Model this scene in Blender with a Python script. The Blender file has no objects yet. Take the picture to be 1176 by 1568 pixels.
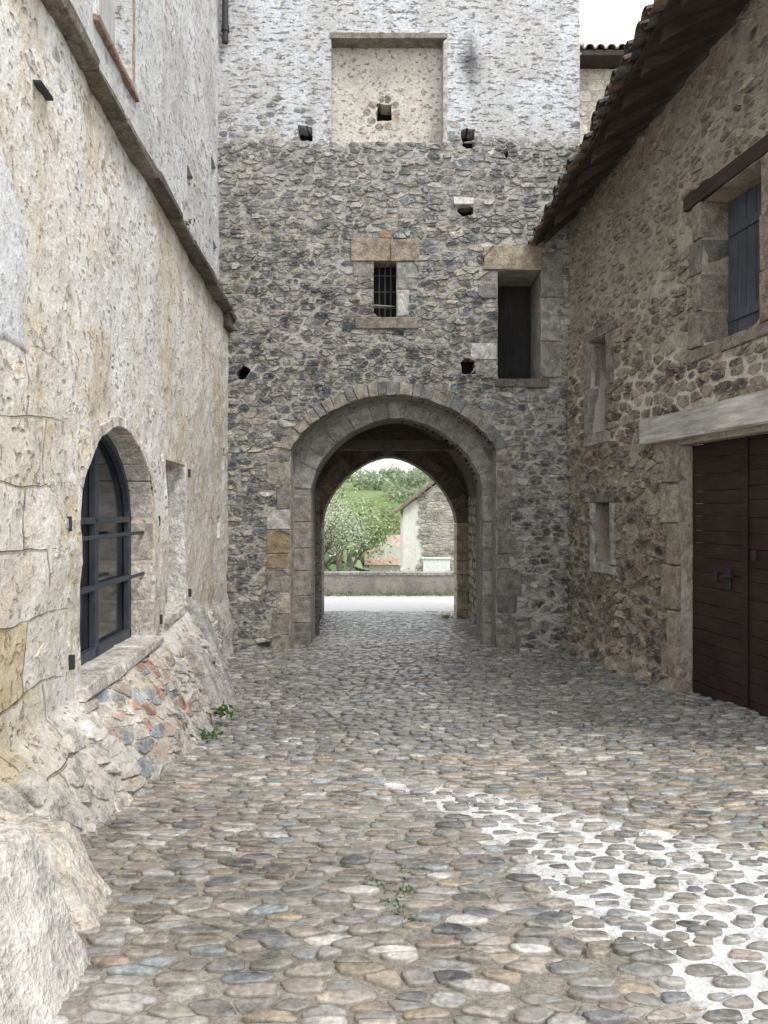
import bpy, bmesh, math, random
import numpy as np
from mathutils import Vector, Matrix
random.seed(5)
rng=np.random.default_rng(7)

# ---------------------------------------------------------------- noise
def _h(ix,iy,s):
    v=np.sin(ix*127.1+iy*311.7+s*74.7)*43758.5453
    return v-np.floor(v)
def vn(x,y,s=0):
    x=np.asarray(x,float); y=np.asarray(y,float)
    ix=np.floor(x); iy=np.floor(y); fx=x-ix; fy=y-iy
    fx=fx*fx*(3-2*fx); fy=fy*fy*(3-2*fy)
    a=_h(ix,iy,s); b=_h(ix+1,iy,s); c=_h(ix,iy+1,s); d=_h(ix+1,iy+1,s)
    return (a*(1-fx)+b*fx)*(1-fy)+(c*(1-fx)+d*fx)*fy
def fbm(x,y,s=0,o=4):
    r=0; a=.5; t=0
    for i in range(o):
        r=r+a*vn(x*2**i,y*2**i,s+i*3.1); t+=a; a*=.5
    return r/t-.5
def S(t):
    t=np.clip(t,0,1); return t*t*(3-2*t)

# ---------------------------------------------------------------- objects
def empty(name):
    o=bpy.data.objects.new(name,None); bpy.context.collection.objects.link(o); return o
def mesh_np(name,V,quads,tris,mat,col=None,parent=None,smooth=True):
    V=np.asarray(V,np.float32); me=bpy.data.meshes.new(name)
    quads=np.asarray(quads,np.int32).reshape(-1,4); tris=np.asarray(tris,np.int32).reshape(-1,3)
    nq,nt=len(quads),len(tris)
    me.vertices.add(len(V)); me.vertices.foreach_set('co',V.ravel())
    me.loops.add(nq*4+nt*3); me.loops.foreach_set('vertex_index',np.concatenate([quads.ravel(),tris.ravel()]).astype(np.int32))
    me.polygons.add(nq+nt)
    ls=np.concatenate([np.arange(nq)*4,nq*4+np.arange(nt)*3]).astype(np.int32)
    me.polygons.foreach_set('loop_start',ls)
    me.polygons.foreach_set('use_smooth',np.full(nq+nt,smooth))
    me.update(calc_edges=True); me.validate()
    if col is not None:
        ca=me.color_attributes.new('Col','FLOAT_COLOR','POINT')
        c=np.ones((len(V),4),np.float32); c[:,:3]=col; ca.data.foreach_set('color',c.ravel())
    o=bpy.data.objects.new(name,me); bpy.context.collection.objects.link(o)
    me.materials.append(mat)
    if parent: o.parent=parent
    return o
class Coll:
    def __init__(s): s.V=[];s.F=[];s.C=[]
    def add(s,v,f,c):
        n=len(s.V); s.V+=[tuple(p) for p in v]; s.F+=[[i+n for i in q] for q in f]; s.C+=[tuple(c)]*len(v)
    def make(s,name,mat,parent=None,smooth=False):
        me=bpy.data.meshes.new(name); me.from_pydata(s.V,[],s.F); me.update()
        ca=me.color_attributes.new('Col','FLOAT_COLOR','POINT')
        c=np.ones((len(s.V),4),np.float32); c[:,:3]=np.array(s.C); ca.data.foreach_set('color',c.ravel())
        if smooth: me.polygons.foreach_set('use_smooth',np.full(len(s.F),True))
        me.materials.append(mat)
        o=bpy.data.objects.new(name,me); bpy.context.collection.objects.link(o)
        if parent: o.parent=parent
        return o
def frame_tower(y=11.0): return lambda a,o,b:(a,y-o,b)
def frame_left(set_=0.0):
    n=Vector((1,.0567,0)).normalized()
    return lambda a,o,b:(-1.66-set_-.0567*a+n.x*o, a+n.y*o, b)
def frame_right():
    n=Vector((-1,-.15,0)).normalized()
    return lambda a,o,b:(4.35-.15*a+n.x*o, a+n.y*o, b)
def hexa(C,pts,o0,o1,fr,col,bev=.012,jit=.006,sub=0):
    bm=bmesh.new(); vs=[]
    for o in (o0,o1):
        for (a,b) in pts:
            p=fr(a,o,b); vs.append(bm.verts.new([p[i]+random.uniform(-jit,jit) for i in range(3)]))
    bm.faces.new(vs[0:4]); bm.faces.new(vs[7:3:-1])
    for i in range(4):
        j=(i+1)%4; bm.faces.new([vs[i],vs[i+4],vs[j+4],vs[j]])
    bmesh.ops.recalc_face_normals(bm,faces=bm.faces)
    if bev>0: bmesh.ops.bevel(bm,geom=bm.edges[:],offset=bev,segments=2,profile=.6,affect='EDGES')
    if sub:
        bmesh.ops.subdivide_edges(bm,edges=[e for e in bm.edges if e.calc_length()>.08],cuts=sub,use_grid_fill=True)
        for v in bm.verts:
            v.co+=Vector([random.uniform(-1,1)*jit*.5 for _ in range(3)])
    bm.verts.index_update()
    C.add([v.co[:] for v in bm.verts],[[v.index for v in f.verts] for f in bm.faces],col); bm.free()
def rect(a0,a1,b0,b1): return [(a0,b0),(a1,b0),(a1,b1),(a0,b1)]
def rpoly(a0,a1,b0,b1,n=6):
    p=[];c=rect(a0,a1,b0,b1)
    for i in range(4):
        x0,y0=c[i];x1,y1=c[(i+1)%4]
        for k in range(n): p.append((x0+(x1-x0)*k/n,y0+(y1-y0)*k/n))
    return np.array(p)
def arc(xl,xr,zs,rise,pa,pb,n=40):
    w=(xr-xl)/2; xm=(xl+xr)/2
    th=np.linspace(math.pi,0,n+1); t=np.cos(th)
    z=zs+rise*(np.clip(1-np.abs(t)**pa,0,1))**pb
    return np.stack([xm+t*w,z],1)
def archpoly(xl,xr,z0,zs,rise,pa,pb):
    A=arc(xl,xr,zs,rise,pa,pb)
    l=[(xl,z) for z in np.linspace(z0,zs,12)[:-1]]
    r=[(xr,z) for z in np.linspace(zs,z0,12)[1:]]
    b=[(x,z0) for x in np.linspace(xr,xl,8)[1:-1]]
    return np.array(l+A.tolist()+r+b)
def pip(P,poly):
    ins=np.zeros(len(P),bool); x,y=P[:,0],P[:,1]; n=len(poly)
    for i in range(n):
        x0,y0=poly[i];x1,y1=poly[(i+1)%n]
        if y0==y1: continue
        c=((y0>y)!=(y1>y))&(x<(x1-x0)*(y-y0)/(y1-y0)+x0); ins^=c
    return ins
def nearest(P,poly):
    best=np.full(len(P),1e9); out=P.copy(); n=len(poly)
    for i in range(n):
        a=poly[i];b=poly[(i+1)%n];d=b-a;L=d@d
        if L<1e-12: continue
        t=np.clip(((P-a)@d)/L,0,1); q=a+t[:,None]*d; dd=((P-q)**2).sum(1)
        m=dd<best; best[m]=dd[m]; out[m]=q[m]
    return out

def sheet(name,a0,a1,b0,b1,step,M,mat,openings=(),inward=(0,1,0),parent=None,drop=None):
    na=max(1,round((a1-a0)/step)); nb=max(1,round((b1-b0)/step))
    A,B=np.meshgrid(np.linspace(a0,a1,na+1),np.linspace(b0,b1,nb+1),indexing='ij')
    P=np.stack([A.ravel(),B.ravel()],1)
    idx=np.arange((na+1)*(nb+1)).reshape(na+1,nb+1)
    cA=(A[:-1,:-1]+A[1:,1:])/2; cB=(B[:-1,:-1]+B[1:,1:])/2
    cP=np.stack([cA.ravel(),cB.ravel()],1); op=np.full(na*nb,-1)
    for k,(poly,dep,bm_) in enumerate(openings): op[pip(cP,np.asarray(poly))]=k
    op=op.reshape(na,nb); keep=op<0
    F=np.stack([idx[:-1,:-1],idx[1:,:-1],idx[1:,1:],idx[:-1,1:]],-1)
    for k,(poly,dep,bm_) in enumerate(openings):
        d=np.zeros(len(P),bool); d[F[op==k].ravel()]=True
        kk=np.zeros(len(P),bool); kk[F[keep].ravel()]=True
        m=d&kk; P[m]=nearest(P[m],np.asarray(poly))
    V=M(P[:,0],P[:,1])
    if drop is not None: keep&=~drop(cA,cB)
    quads=F[keep].reshape(-1,4); V=list(map(tuple,V)); extra=[]; inw=np.array(inward,float)
    cache={}
    def back(i,dep):
        if (i,dep) not in cache:
            V.append(V[i]); V.append(tuple(np.array(V[i])+inw*dep)); cache[(i,dep)]=(len(V)-2,len(V)-1)
        return cache[(i,dep)]
    for i in range(na):
        for j in range(nb):
            k=op[i,j]
            if k<0: continue
            dep=openings[k][1]
            for (ii,jj,e) in ((i-1,j,(idx[i,j],idx[i,j+1])),(i+1,j,(idx[i+1,j],idx[i+1,j+1])),(i,j-1,(idx[i,j],idx[i+1,j])),(i,j+1,(idx[i,j+1],idx[i+1,j+1]))):
                if 0<=ii<na and 0<=jj<nb and op[ii,jj]<0:
                    f0,b0_=back(int(e[0]),dep); f1,b1_=back(int(e[1]),dep); extra.append((f0,f1,b1_,b0_))
    Q=quads if not extra else np.concatenate([quads,np.array(extra)])
    o=mesh_np(name,np.array(V),Q,np.zeros((0,3)),mat,parent=parent)
    for k,(poly,dep,bmat) in enumerate(openings):
        if bmat is None: continue
        poly=np.asarray(poly); c=poly.mean(0); pp=c+(poly-c)*1.06
        W=M(pp[:,0],pp[:,1])+inw*(dep-.004)
        me=bpy.data.meshes.new(name+'_back'); me.from_pydata(W.tolist(),[],[list(range(len(W)))]); me.materials.append(bmat)
        ob=bpy.data.objects.new(name+'_opening_back',me); bpy.context.collection.objects.link(ob); ob.parent=parent
    return o

def rows(a0,a1,b0,b1,w,h,wav=.04,jit=.15,thin=0):
    out=[]; b=b0
    while b<b1:
        hh=h*rng.uniform(.6,1.45); a=a0-w*rng.uniform(0,1)
        while a<a1:
            ww=w*rng.uniform(.4,1.7)
            out.append((a+ww/2,b+hh/2+rng.normal()*h*jit)); a+=ww
        b+=hh
    P=np.array(out); P[:,1]+=wav*2*fbm(P[:,0]*.8,P[:,1]*.8,31)
    if thin: P=P[rng.uniform(0,1,len(P))>thin]
    return P
PR_DOME=((1,.98,.87,.55),(0,.45,.86,1.0)); PR_FLAT=((1,.975,.93,.62),(0,.62,.95,1.0))
def stones(name,seeds,sz,M,nrm,mat,colfn,hmin,hmax,shrink=.9,clips=(),bounds=None,NA=16,K=14,p=9,rmax=.95,parent=None,tilt=.15,depth=.03,prof=PR_DOME,smooth=True,edge=None,rj_=.035):
    seeds=np.asarray(seeds,float)
    for c in clips: seeds=seeds[~pip(seeds,np.asarray(c))]
    N=len(seeds); s=np.array(sz); Q=seeds/s; K=min(K,N-1)
    nb=np.zeros((N,K),int)
    for i in range(0,N,500):
        d=((Q[i:i+500,None]-Q[None])**2).sum(-1)
        d[np.arange(d.shape[0]),np.arange(i,i+d.shape[0])]=1e9
        nb[i:i+500]=np.argpartition(d,K-1,axis=1)[:,:K]
    D=Q[nb]-Q[:,None]; L2=(D**2).sum(-1)
    th=np.linspace(0,2*math.pi,NA,endpoint=False)[None]+rng.uniform(0,1,(N,1)); dirs=np.stack([np.cos(th),np.sin(th)],-1)
    dot=np.einsum('nkc,nac->nka',D,dirs)
    rj=np.where(dot>1e-5,L2[:,:,None]/2/np.maximum(dot,1e-5),50.)
    rj=np.clip(rj,.05,50)
    m_=rj.min(1,keepdims=True)
    r=m_[:,0]*(((m_/rj)**p).sum(1))**(-1/p)
    r=(r**-8.+rmax**-8.)**(-1/8)
    sh=shrink(seeds) if callable(shrink) else np.full(N,shrink)
    r*=sh[:,None]*(1+rng.normal(size=(N,NA))*rj_)
    f=np.array(prof[0]); hf=np.array(prof[1])
    off=r[:,None,:,None]*f[None,:,None,None]*dirs[:,None]*s
    pts=seeds[:,None,None]+off
    hs=rng.uniform(hmin,hmax,N)
    tl=rng.normal(size=(N,2))*tilt
    H=hs[:,None,None]*hf[None,:,None]*np.ones((1,1,NA))+np.where(np.arange(4)>0,1,0)[None,:,None]*((off/s)*tl[:,None,None]).sum(-1)*hs[:,None,None]
    H+=rng.normal(size=H.shape)*hs[:,None,None]*(.06 if smooth else .12)
    H[:,0]=-depth
    pc=seeds; Hc=hs*1.02
    allp=np.concatenate([pts.reshape(N,-1,2),pc[:,None]],1).reshape(-1,2)
    allh=np.concatenate([H.reshape(N,-1),Hc[:,None]],1).reshape(-1)
    for c in clips:
        c=np.asarray(c); lo=c.min(0);hi=c.max(0)
        m=(allp>lo).all(1)&(allp<hi).all(1); ii=np.where(m)[0]
        if len(ii):
            k=pip(allp[ii],c); ii=ii[k]
            if len(ii): allp[ii]=nearest(allp[ii],c)
    if bounds: allp[:,0]=np.clip(allp[:,0],bounds[0],bounds[1]); allp[:,1]=np.clip(allp[:,1],bounds[2],bounds[3])
    V=M(allp[:,0],allp[:,1])+allh[:,None]*np.array(nrm)
    n1=4*NA+1; base=(np.arange(N)*n1)[:,None,None]
    k=np.arange(NA); k2=(k+1)%NA
    q=[]
    for rr in range(3): q.append(np.stack([rr*NA+k,rr*NA+k2,(rr+1)*NA+k2,(rr+1)*NA+k],1))
    q=np.concatenate(q)[None]+base; t=np.stack([3*NA+k,3*NA+k2,np.full(NA,4*NA)],1)[None]+base
    col=np.repeat(colfn(seeds)[:,None],n1,axis=1)
    if edge:
        w=np.concatenate([np.repeat(np.array([1,.75,.3,0.])*edge[1],NA),[0]])[None]*rng.uniform(.3,1.2,(N,1)); w=np.clip(w,0,1)[:,:,None]
        col=col*(1-w)+np.array(edge[0])*w
    return mesh_np(name,V,q.reshape(-1,4),t.reshape(-1,3),mat,col=col.reshape(-1,3),parent=parent,smooth=smooth)
def palette(cols,wts,lo=.75,hi=1.25):
    cols=np.array(cols);w=np.array(wts,float);w/=w.sum()
    def f(P):
        i=rng.choice(len(cols),len(P),p=w); return np.clip(cols[i]*rng.uniform(lo,hi,(len(P),1)),0,.9)
    return f

# ---------------------------------------------------------------- materials
class NT:
    def __init__(s,name,rough=.9,spec=.2):
        s.m=bpy.data.materials.new(name); s.m.use_nodes=True; s.t=s.m.node_tree
        s.b=s.t.nodes['Principled BSDF']; s.b.inputs['Roughness'].default_value=rough
        s.b.inputs['Specular IOR Level'].default_value=spec
        g=s.n('ShaderNodeNewGeometry'); s.pos=g.outputs['Position']
    def n(s,ty,**k):
        x=s.t.nodes.new(ty)
        for a,b in k.items(): setattr(x,a,b)
        return x
    def l(s,a,b): s.t.links.new(a,b)
    def noise(s,scale,detail=4,rough=.6,sc=None,out='Fac'):
        x=s.n('ShaderNodeTexNoise'); x.inputs['Scale'].default_value=scale; x.inputs['Detail'].default_value=detail; x.inputs['Roughness'].default_value=rough
        v=s.pos
        if sc:
            mp=s.n('ShaderNodeMapping'); mp.inputs['Scale'].default_value=sc; s.l(v,mp.inputs[0]); v=mp.outputs[0]
        s.l(v,x.inputs['Vector']); return x.outputs[out]
    def voro(s,scale,sc=None,feature='F1',out='Distance'):
        x=s.n('ShaderNodeTexVoronoi',feature=feature); x.inputs['Scale'].default_value=scale
        v=s.pos
        if sc:
            mp=s.n('ShaderNodeMapping'); mp.inputs['Scale'].default_value=sc; s.l(v,mp.inputs[0]); v=mp.outputs[0]
        s.l(v,x.inputs['Vector']); return x.outputs[out]
    def ramp(s,f,a,b,c0=0,c1=1):
        x=s.n('ShaderNodeMapRange',interpolation_type='SMOOTHSTEP')
        x.inputs[1].default_value=a;x.inputs[2].default_value=b;x.inputs[3].default_value=c0;x.inputs[4].default_value=c1
        s.l(f,x.inputs[0]); return x.outputs[0]
    def math(s,op,a,b):
        x=s.n('ShaderNodeMath',operation=op)
        for i,v in enumerate((a,b)):
            if isinstance(v,(int,float)): x.inputs[i].default_value=v
            else: s.l(v,x.inputs[i])
        return x.outputs[0]
    def mix(s,f,a,b,mode='MIX'):
        x=s.n('ShaderNodeMix',data_type='RGBA',blend_type=mode)
        for i,v in ((0,f),(6,a),(7,b)):
            if isinstance(v,(int,float)): x.inputs[i].default_value=v
            elif isinstance(v,tuple): x.inputs[i].default_value=(*v,1)
            else: s.l(v,x.inputs[i])
        return x.outputs[2]
    def bumps(s,*hw):
        tot=None
        for h,w in hw:
            q=s.math('MULTIPLY',h,w); tot=q if tot is None else s.math('ADD',tot,q)
        x=s.n('ShaderNodeBump'); x.inputs['Distance'].default_value=1; s.l(tot,x.inputs['Height']); return x.outputs[0]
    def xyz(s):
        x=s.n('ShaderNodeSeparateXYZ'); s.l(s.pos,x.inputs[0]); return x.outputs
    def out(s,c,nrm=None,rough=None):
        if isinstance(c,tuple): s.b.inputs['Base Color'].default_value=(*c,1)
        else: s.l(c,s.b.inputs['Base Color'])
        if nrm: s.l(nrm,s.b.inputs['Normal'])
        if rough: s.l(rough,s.b.inputs['Roughness'])
        return s.m
def mat_stone(name,rough=.85,lich=(.5,.48,.42),la=.35,bs=.006,spec=.25,smear=None,rvar=None,low=0):
    t=NT(name,rough,spec); a=t.n('ShaderNodeAttribute',attribute_name='Col').outputs['Color']
    n1=t.noise(9,4,.65); n2=t.noise(45,4,.65)
    k=t.ramp(n1,.25,.75,.58,1.42); k2=t.ramp(n2,.3,.7,.72,1.28)
    c=t.mix(1.0,a,t.mix(1.0,k,k2,'MULTIPLY'),'MULTIPLY')
    c=t.mix(t.math('MULTIPLY',t.ramp(t.noise(20,4,.75),.56,.7),la),c,lich)
    if smear: c=t.mix(t.ramp(t.noise(5,5,.72),.45,.60,0,smear[1]),c,smear[0])
    if low: c=t.mix(1.0,c,t.ramp(t.math('ADD',t.xyz()[2],t.math('MULTIPLY',n1,.5)),.0,1.0,low,1),'MULTIPLY')
    return t.out(c,t.bumps((n2,bs),(n1,bs*3)),rough=(t.ramp(n1,.3,.7,*rvar) if rvar else None))
def mat_plaster(name,base,c2,c3,dark,pit=.5,pitcol=(.2,.17,.14),bs=.01,streak=.3,low=0,ash=False):
    t=NT(name,.92,.15)
    n1=t.noise(1.1,6,.66); n2=t.noise(3.5,6,.70); n3=t.noise(30,5,.72)
    c=t.mix(t.ramp(n1,.42,.56),base,c2)
    c=t.mix(t.ramp(t.noise(.8,6,.66,sc=(1,1.3,.8)),.50,.60,0,.85),c,c3)
    c=t.mix(t.ramp(n2,.48,.72,0,.6),c,dark)
    st=t.noise(3,4,.6,sc=(1,1,.12)); c=t.mix(t.ramp(st,.52,.75,0,streak),c,dark)
    c=t.mix(1.0,c,t.ramp(n3,.25,.75,.76,1.18),'MULTIPLY')
    pm=t.math('MULTIPLY',t.ramp(t.voro(6.5,sc=(1,1,1.9)),.10,.27,1,0),t.ramp(n1,.44,.56))
    pm=t.math('MAXIMUM',pm,t.math('MULTIPLY',t.ramp(t.noise(14,4,.75),.58,.65),.85))
    pm=t.math('MULTIPLY',pm,pit)
    c=t.mix(pm,c,pitcol)
    extra=[]
    if ash:  # dressed blocks showing where the render is worn off
        px=t.xyz(); cb=t.n('ShaderNodeCombineXYZ'); nn=t.noise(1.6,3,.5)
        t.l(t.math('ADD',px[1],t.math('MULTIPLY',nn,.25)),cb.inputs[0]); t.l(t.math('ADD',px[2],t.math('MULTIPLY',t.noise(1.1,3,.5),.22)),cb.inputs[1])
        br=t.n('ShaderNodeTexBrick',offset=.43); br.inputs['Scale'].default_value=1; br.inputs['Brick Width'].default_value=.62; br.inputs['Row Height'].default_value=.37
        br.inputs['Mortar Size'].default_value=.010; br.inputs['Mortar Smooth'].default_value=.6
        br.inputs['Color1'].default_value=(.80,.70,.52,1); br.inputs['Color2'].default_value=(1.0,1.0,1.0,1); br.inputs['Mortar'].default_value=(.85,.8,.7,1)
        t.l(cb.outputs[0],br.inputs['Vector'])
        reg=t.math('MULTIPLY',t.ramp(t.math('ADD',px[1],t.math('MULTIPLY',n2,2.2)),5.0,5.9,1,0),t.ramp(t.math('ADD',px[2],t.math('MULTIPLY',n1,1.6)),2.9,3.5,1,0))
        j=t.math('MULTIPLY',t.math('MULTIPLY',br.outputs['Fac'],reg),t.ramp(n2,.36,.5))
        c=t.mix(reg,c,t.mix(1.0,c,br.outputs['Color'],'MULTIPLY')); c=t.mix(t.math('MULTIPLY',j,.6),c,(.22,.18,.13)); extra=[(j,-.018)]
    if low: c=t.mix(1.0,c,t.ramp(t.math('ADD',t.xyz()[2],t.math('MULTIPLY',n2,.9)),.2,1.5,low,1),'MULTIPLY')
    return t.out(c,t.bumps((n3,.011),(n2,bs*4),(pm,-.024),*extra))
def mat_flat(name,c,rough=.7,spec=.3,var=.25,bs=.002,sc=12):
    t=NT(name,rough,spec); n=t.noise(sc,5,.65)
    return t.out(t.mix(1.0,c,t.ramp(n,.25,.75,1-var,1+var),'MULTIPLY'),t.bumps((n,bs)))
def mat_attr(name,rough=.8,spec=.2,trans=0):
    t=NT(name,rough,spec); a=t.n('ShaderNodeAttribute',attribute_name='Col').outputs['Color']
    m=t.out(a)
    if trans:
        tr=t.n('ShaderNodeBsdfTranslucent'); t.l(a,tr.inputs['Color']); mx=t.n('ShaderNodeMixShader'); mx.inputs[0].default_value=trans
        o=t.t.nodes['Material Output']; t.l(t.b.outputs[0],mx.inputs[1]); t.l(tr.outputs[0],mx.inputs[2]); t.l(mx.outputs[0],o.inputs[0])
    return m
def mat_wood(name,c,sc=(1,1,14),rough=.75,var=.4):
    t=NT(name,rough,.25); n=t.noise(3,5,.65,sc=sc); n2=t.noise(1.5,3)
    cc=t.mix(1.0,c,t.ramp(n,.25,.75,1-var,1+var),'MULTIPLY'); cc=t.mix(1.0,cc,t.ramp(n2,.3,.7,.75,1.2),'MULTIPLY')
    return t.out(cc,t.bumps((n,.004)))

m_stone=mat_stone('rubble_stone',smear=((.49,.47,.43),.68),la=.4,bs=.008)
m_stone_r=mat_stone('house_rubble_stone',smear=((.42,.375,.315),.62),la=.3,bs=.008,lich=(.42,.38,.31))
m_block=mat_stone('dressed_stone',la=.35,bs=.008)
m_cob=mat_stone('cobble_stone',rough=.6,la=.2,bs=.003,spec=.55,smear=((.30,.275,.235),.4),rvar=(.22,.68))
m_dark=mat_flat('dark_interior',(.02,.018,.016),.9,.1)
m_recess=mat_plaster('recess_plaster',(.60,.57,.49),(.64,.61,.54),(.53,.50,.45),(.38,.34,.28),pit=.75,pitcol=(.26,.19,.12))
m_left=mat_plaster('old_cream_plaster',(.71,.675,.60),(.765,.75,.705),(.63,.55,.41),(.42,.375,.31),pit=.65,pitcol=(.33,.275,.21),streak=.3,low=.68,ash=True)
m_leftup=mat_plaster('grey_cream_plaster',(.60,.60,.585),(.66,.66,.655),(.51,.50,.47),(.33,.32,.30),pit=.7,pitcol=(.26,.23,.20),streak=.4)
m_iron=mat_flat('dark_iron',(.03,.03,.033),.6,.4)
m_steel=mat_flat('bluegrey_painted_wood',(.045,.052,.064),.5,.4)
m_woodd=mat_wood('weathered_dark_wood',(.05,.04,.033))
m_beam=mat_wood('pale_weathered_beam',(.52,.505,.47),sc=(1,1,8),var=.3)
m_ledge=mat_stone('ledge_stone',la=.3,bs=.006)
m_tile=mat_stone('old_roof_tile',la=.3,bs=.004,lich=(.22,.21,.17))
t=NT('window_glass',.12,.6); m_glass=t.out(t.mix(t.ramp(t.noise(1.3,2),.4,.6),(.008,.010,.012),(.03,.034,.038)))

t=NT('tower_mortar_and_render',.93,.12)
px=t.xyz(); z=px[2]; n2=t.noise(3,6,.72); nn=t.noise(1.0,7,.76); n3=t.noise(28,5,.72)
hm=t.math('ADD',z,t.math('MULTIPLY',t.math('SUBTRACT',nn,.5),2.8))
mask=t.ramp(hm,6.95,7.08)
mort=t.mix(t.ramp(n2,.35,.7),(.50,.48,.43),(.31,.29,.26))
pl=t.mix(t.ramp(t.noise(1.3,5,.6),.4,.62),(.64,.65,.665),(.54,.535,.525))
pl=t.mix(t.ramp(t.noise(3,4,.7,sc=(1.2,1,.2)),.5,.72,0,.45),pl,(.36,.355,.35))
pits=t.math('MULTIPLY',t.ramp(t.noise(8,6,.78,sc=(.7,1,2.4)),.55,.60),.85)
pl=t.mix(pits,pl,(.28,.25,.21))
dx=t.math('MULTIPLY',t.math('ABSOLUTE',t.math('SUBTRACT',px[0],1.27),0),3.4); dz=t.math('MULTIPLY',t.math('ABSOLUTE',t.math('SUBTRACT',z,8.2),0),1.4)
stn=t.ramp(t.math('ADD',t.math('ADD',dx,dz),t.math('MULTIPLY',n2,1.2)),.55,1.6,.9,0)
pl=t.mix(stn,pl,(.09,.09,.095))
c=t.mix(mask,mort,pl); c=t.mix(1.0,c,t.ramp(n3,.25,.75,.72,1.22),'MULTIPLY')
m_tower=t.out(c,t.bumps((n3,.012),(n2,.05),(pits,-.02)))
t=NT('house_mortar_render',.93,.1); px=t.xyz(); n3=t.noise(28,5,.72); n4=t.noise(4.5,6,.7)
c=t.mix(t.ramp(t.noise(1.2,6,.65),.4,.62),(.38,.335,.275),(.48,.435,.37)); c=t.mix(t.ramp(n4,.48,.68,0,.6),c,(.17,.145,.12))
zr=t.math('ADD',px[2],t.math('MULTIPLY',t.noise(1.5,4),1.0)); c=t.mix(t.math('MULTIPLY',t.ramp(zr,2.9,3.2),t.ramp(zr,3.7,4.0,1,0)),c,(.64,.60,.53))
c=t.mix(1.0,c,t.ramp(n3,.25,.75,.72,1.22),'MULTIPLY')
m_house=t.out(c,t.bumps((n3,.012),(n4,.05)))
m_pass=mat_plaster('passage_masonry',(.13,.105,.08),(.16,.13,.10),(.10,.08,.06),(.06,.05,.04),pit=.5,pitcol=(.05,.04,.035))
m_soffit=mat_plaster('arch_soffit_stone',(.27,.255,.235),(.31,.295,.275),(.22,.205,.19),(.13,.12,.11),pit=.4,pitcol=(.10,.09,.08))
t=NT('ground_earth',.95,.1); px=t.xyz(); n4=t.noise(40,4,.7)
cg=t.mix(t.ramp(t.noise(.02,6,.7),.42,.58),(.12,.17,.06),(.17,.21,.09))
cr=t.mix(t.ramp(n4,.3,.7),(.46,.45,.43),(.58,.57,.55))
m_ground=t.out(t.mix(t.ramp(px[1],24.3,24.6),cr,cg),t.bumps((n4,.006)))
t=NT('street_mortar_bed',.8,.3)
a=t.n('ShaderNodeAttribute',attribute_name='Col').outputs['Color']; n3=t.noise(60,5,.75); n4=t.noise(11,5,.7)
c=t.mix(1.0,a,t.ramp(n3,.25,.75,.6,1.3),'MULTIPLY'); c=t.mix(1.0,c,t.ramp(n4,.3,.7,.75,1.2),'MULTIPLY')
m_bed=t.out(c,t.bumps((n3,.008),(n4,.025)))

# ---------------------------------------------------------------- ground
def G(x,y):
    x=np.asarray(x,float);y=np.asarray(y,float)
    z=-.45*S((y-1.5)/7.5)-.62*S((y-14.5)/9.5)-4.0*S((y-24.9)/14)+19.5*S((y-60)/250)
    z=z+.07*S((x-1.5)/1.4)*S((y-2)/2)*S((10.5-y)/2)
    z=z+3*fbm(x*.02,y*.02,3)*S((y-40)/60)
    return z
def Gc(x,y): return G(x,y)+.035+.03*fbm(x*1.1,y*1.1,8)*2+.06*fbm(x*3,y*3,18)*S((x-1.9)/.8)*S((y-4)/1.5)*S((11-y)/2)
xs=np.concatenate([np.linspace(-600,-40,20)[:-1],np.linspace(-40,40,81),np.linspace(40,600,20)[1:]])
ys=np.concatenate([np.linspace(-200,-5,12)[:-1],np.linspace(-5,60,131),np.linspace(60,900,90)[1:]])
X,Y=np.meshgrid(xs,ys,indexing='ij'); idx=np.arange(X.size).reshape(X.shape)
V=np.stack([X.ravel(),Y.ravel(),G(X,Y).ravel()],1)
F=np.stack([idx[:-1,:-1],idx[1:,:-1],idx[1:,1:],idx[:-1,1:]],-1).reshape(-1,4)
mesh_np('ground',V,F,np.zeros((0,3)),m_ground)

street=empty('cobblestone_street')
def wm(x,y):  # patch re-laid in white mortar
    n=fbm(x*2.2,y*2.2,12)*.55+fbm(x*7,y*7,13)*.35
    d1=(x-(.17+(4.35-y)*.33)); d2=((4.85-y)-(x-.35)*.72)
    return S((d1+n)/.25)*S((d2+n)/.3)*S((2.9-x)/.4)
xs=np.arange(-3,4.6,.03); ys=np.arange(-.5,15.2,.03)
X,Y=np.meshgrid(xs,ys,indexing='ij'); idx=np.arange(X.size).reshape(X.shape)
Zb=Gc(X,Y)+.016*fbm(X*12,Y*12,5)+.004
w=wm(X,Y).ravel()[:,None]
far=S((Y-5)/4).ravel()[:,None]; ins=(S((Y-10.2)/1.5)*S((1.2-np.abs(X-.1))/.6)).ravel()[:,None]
cbed=np.array([.29,.265,.22])*(1-far)+np.array([.22,.21,.195])*far
cl=S((fbm(X*1.3,Y*1.3,44).ravel()[:,None]+.03)/.12); cbed=cbed*(1-.45*cl)+np.array([.44,.41,.36])*.45*cl
cbed=cbed*(1-w)+np.array([.77,.765,.75])*w
cbed=cbed*(1-ins)+np.array([.46,.45,.43])*ins  # light from outside painted into the bed colour inside the arch
F=np.stack([idx[:-1,:-1],idx[1:,:-1],idx[1:,1:],idx[:-1,1:]],-1).reshape(-1,4)
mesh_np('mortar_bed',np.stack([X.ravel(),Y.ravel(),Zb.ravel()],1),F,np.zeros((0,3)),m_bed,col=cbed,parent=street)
def Mg(a,b): return np.stack([a,b,Gc(a,b)],1)
gp=palette([(.27,.262,.245),(.28,.25,.21),(.22,.215,.19),(.33,.275,.20),(.22,.24,.25),(.45,.435,.40),(.14,.14,.142),(.31,.235,.18)],[6,6,4,1.6,1.4,1.8,1.8,.3],.68,1.3)
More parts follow.
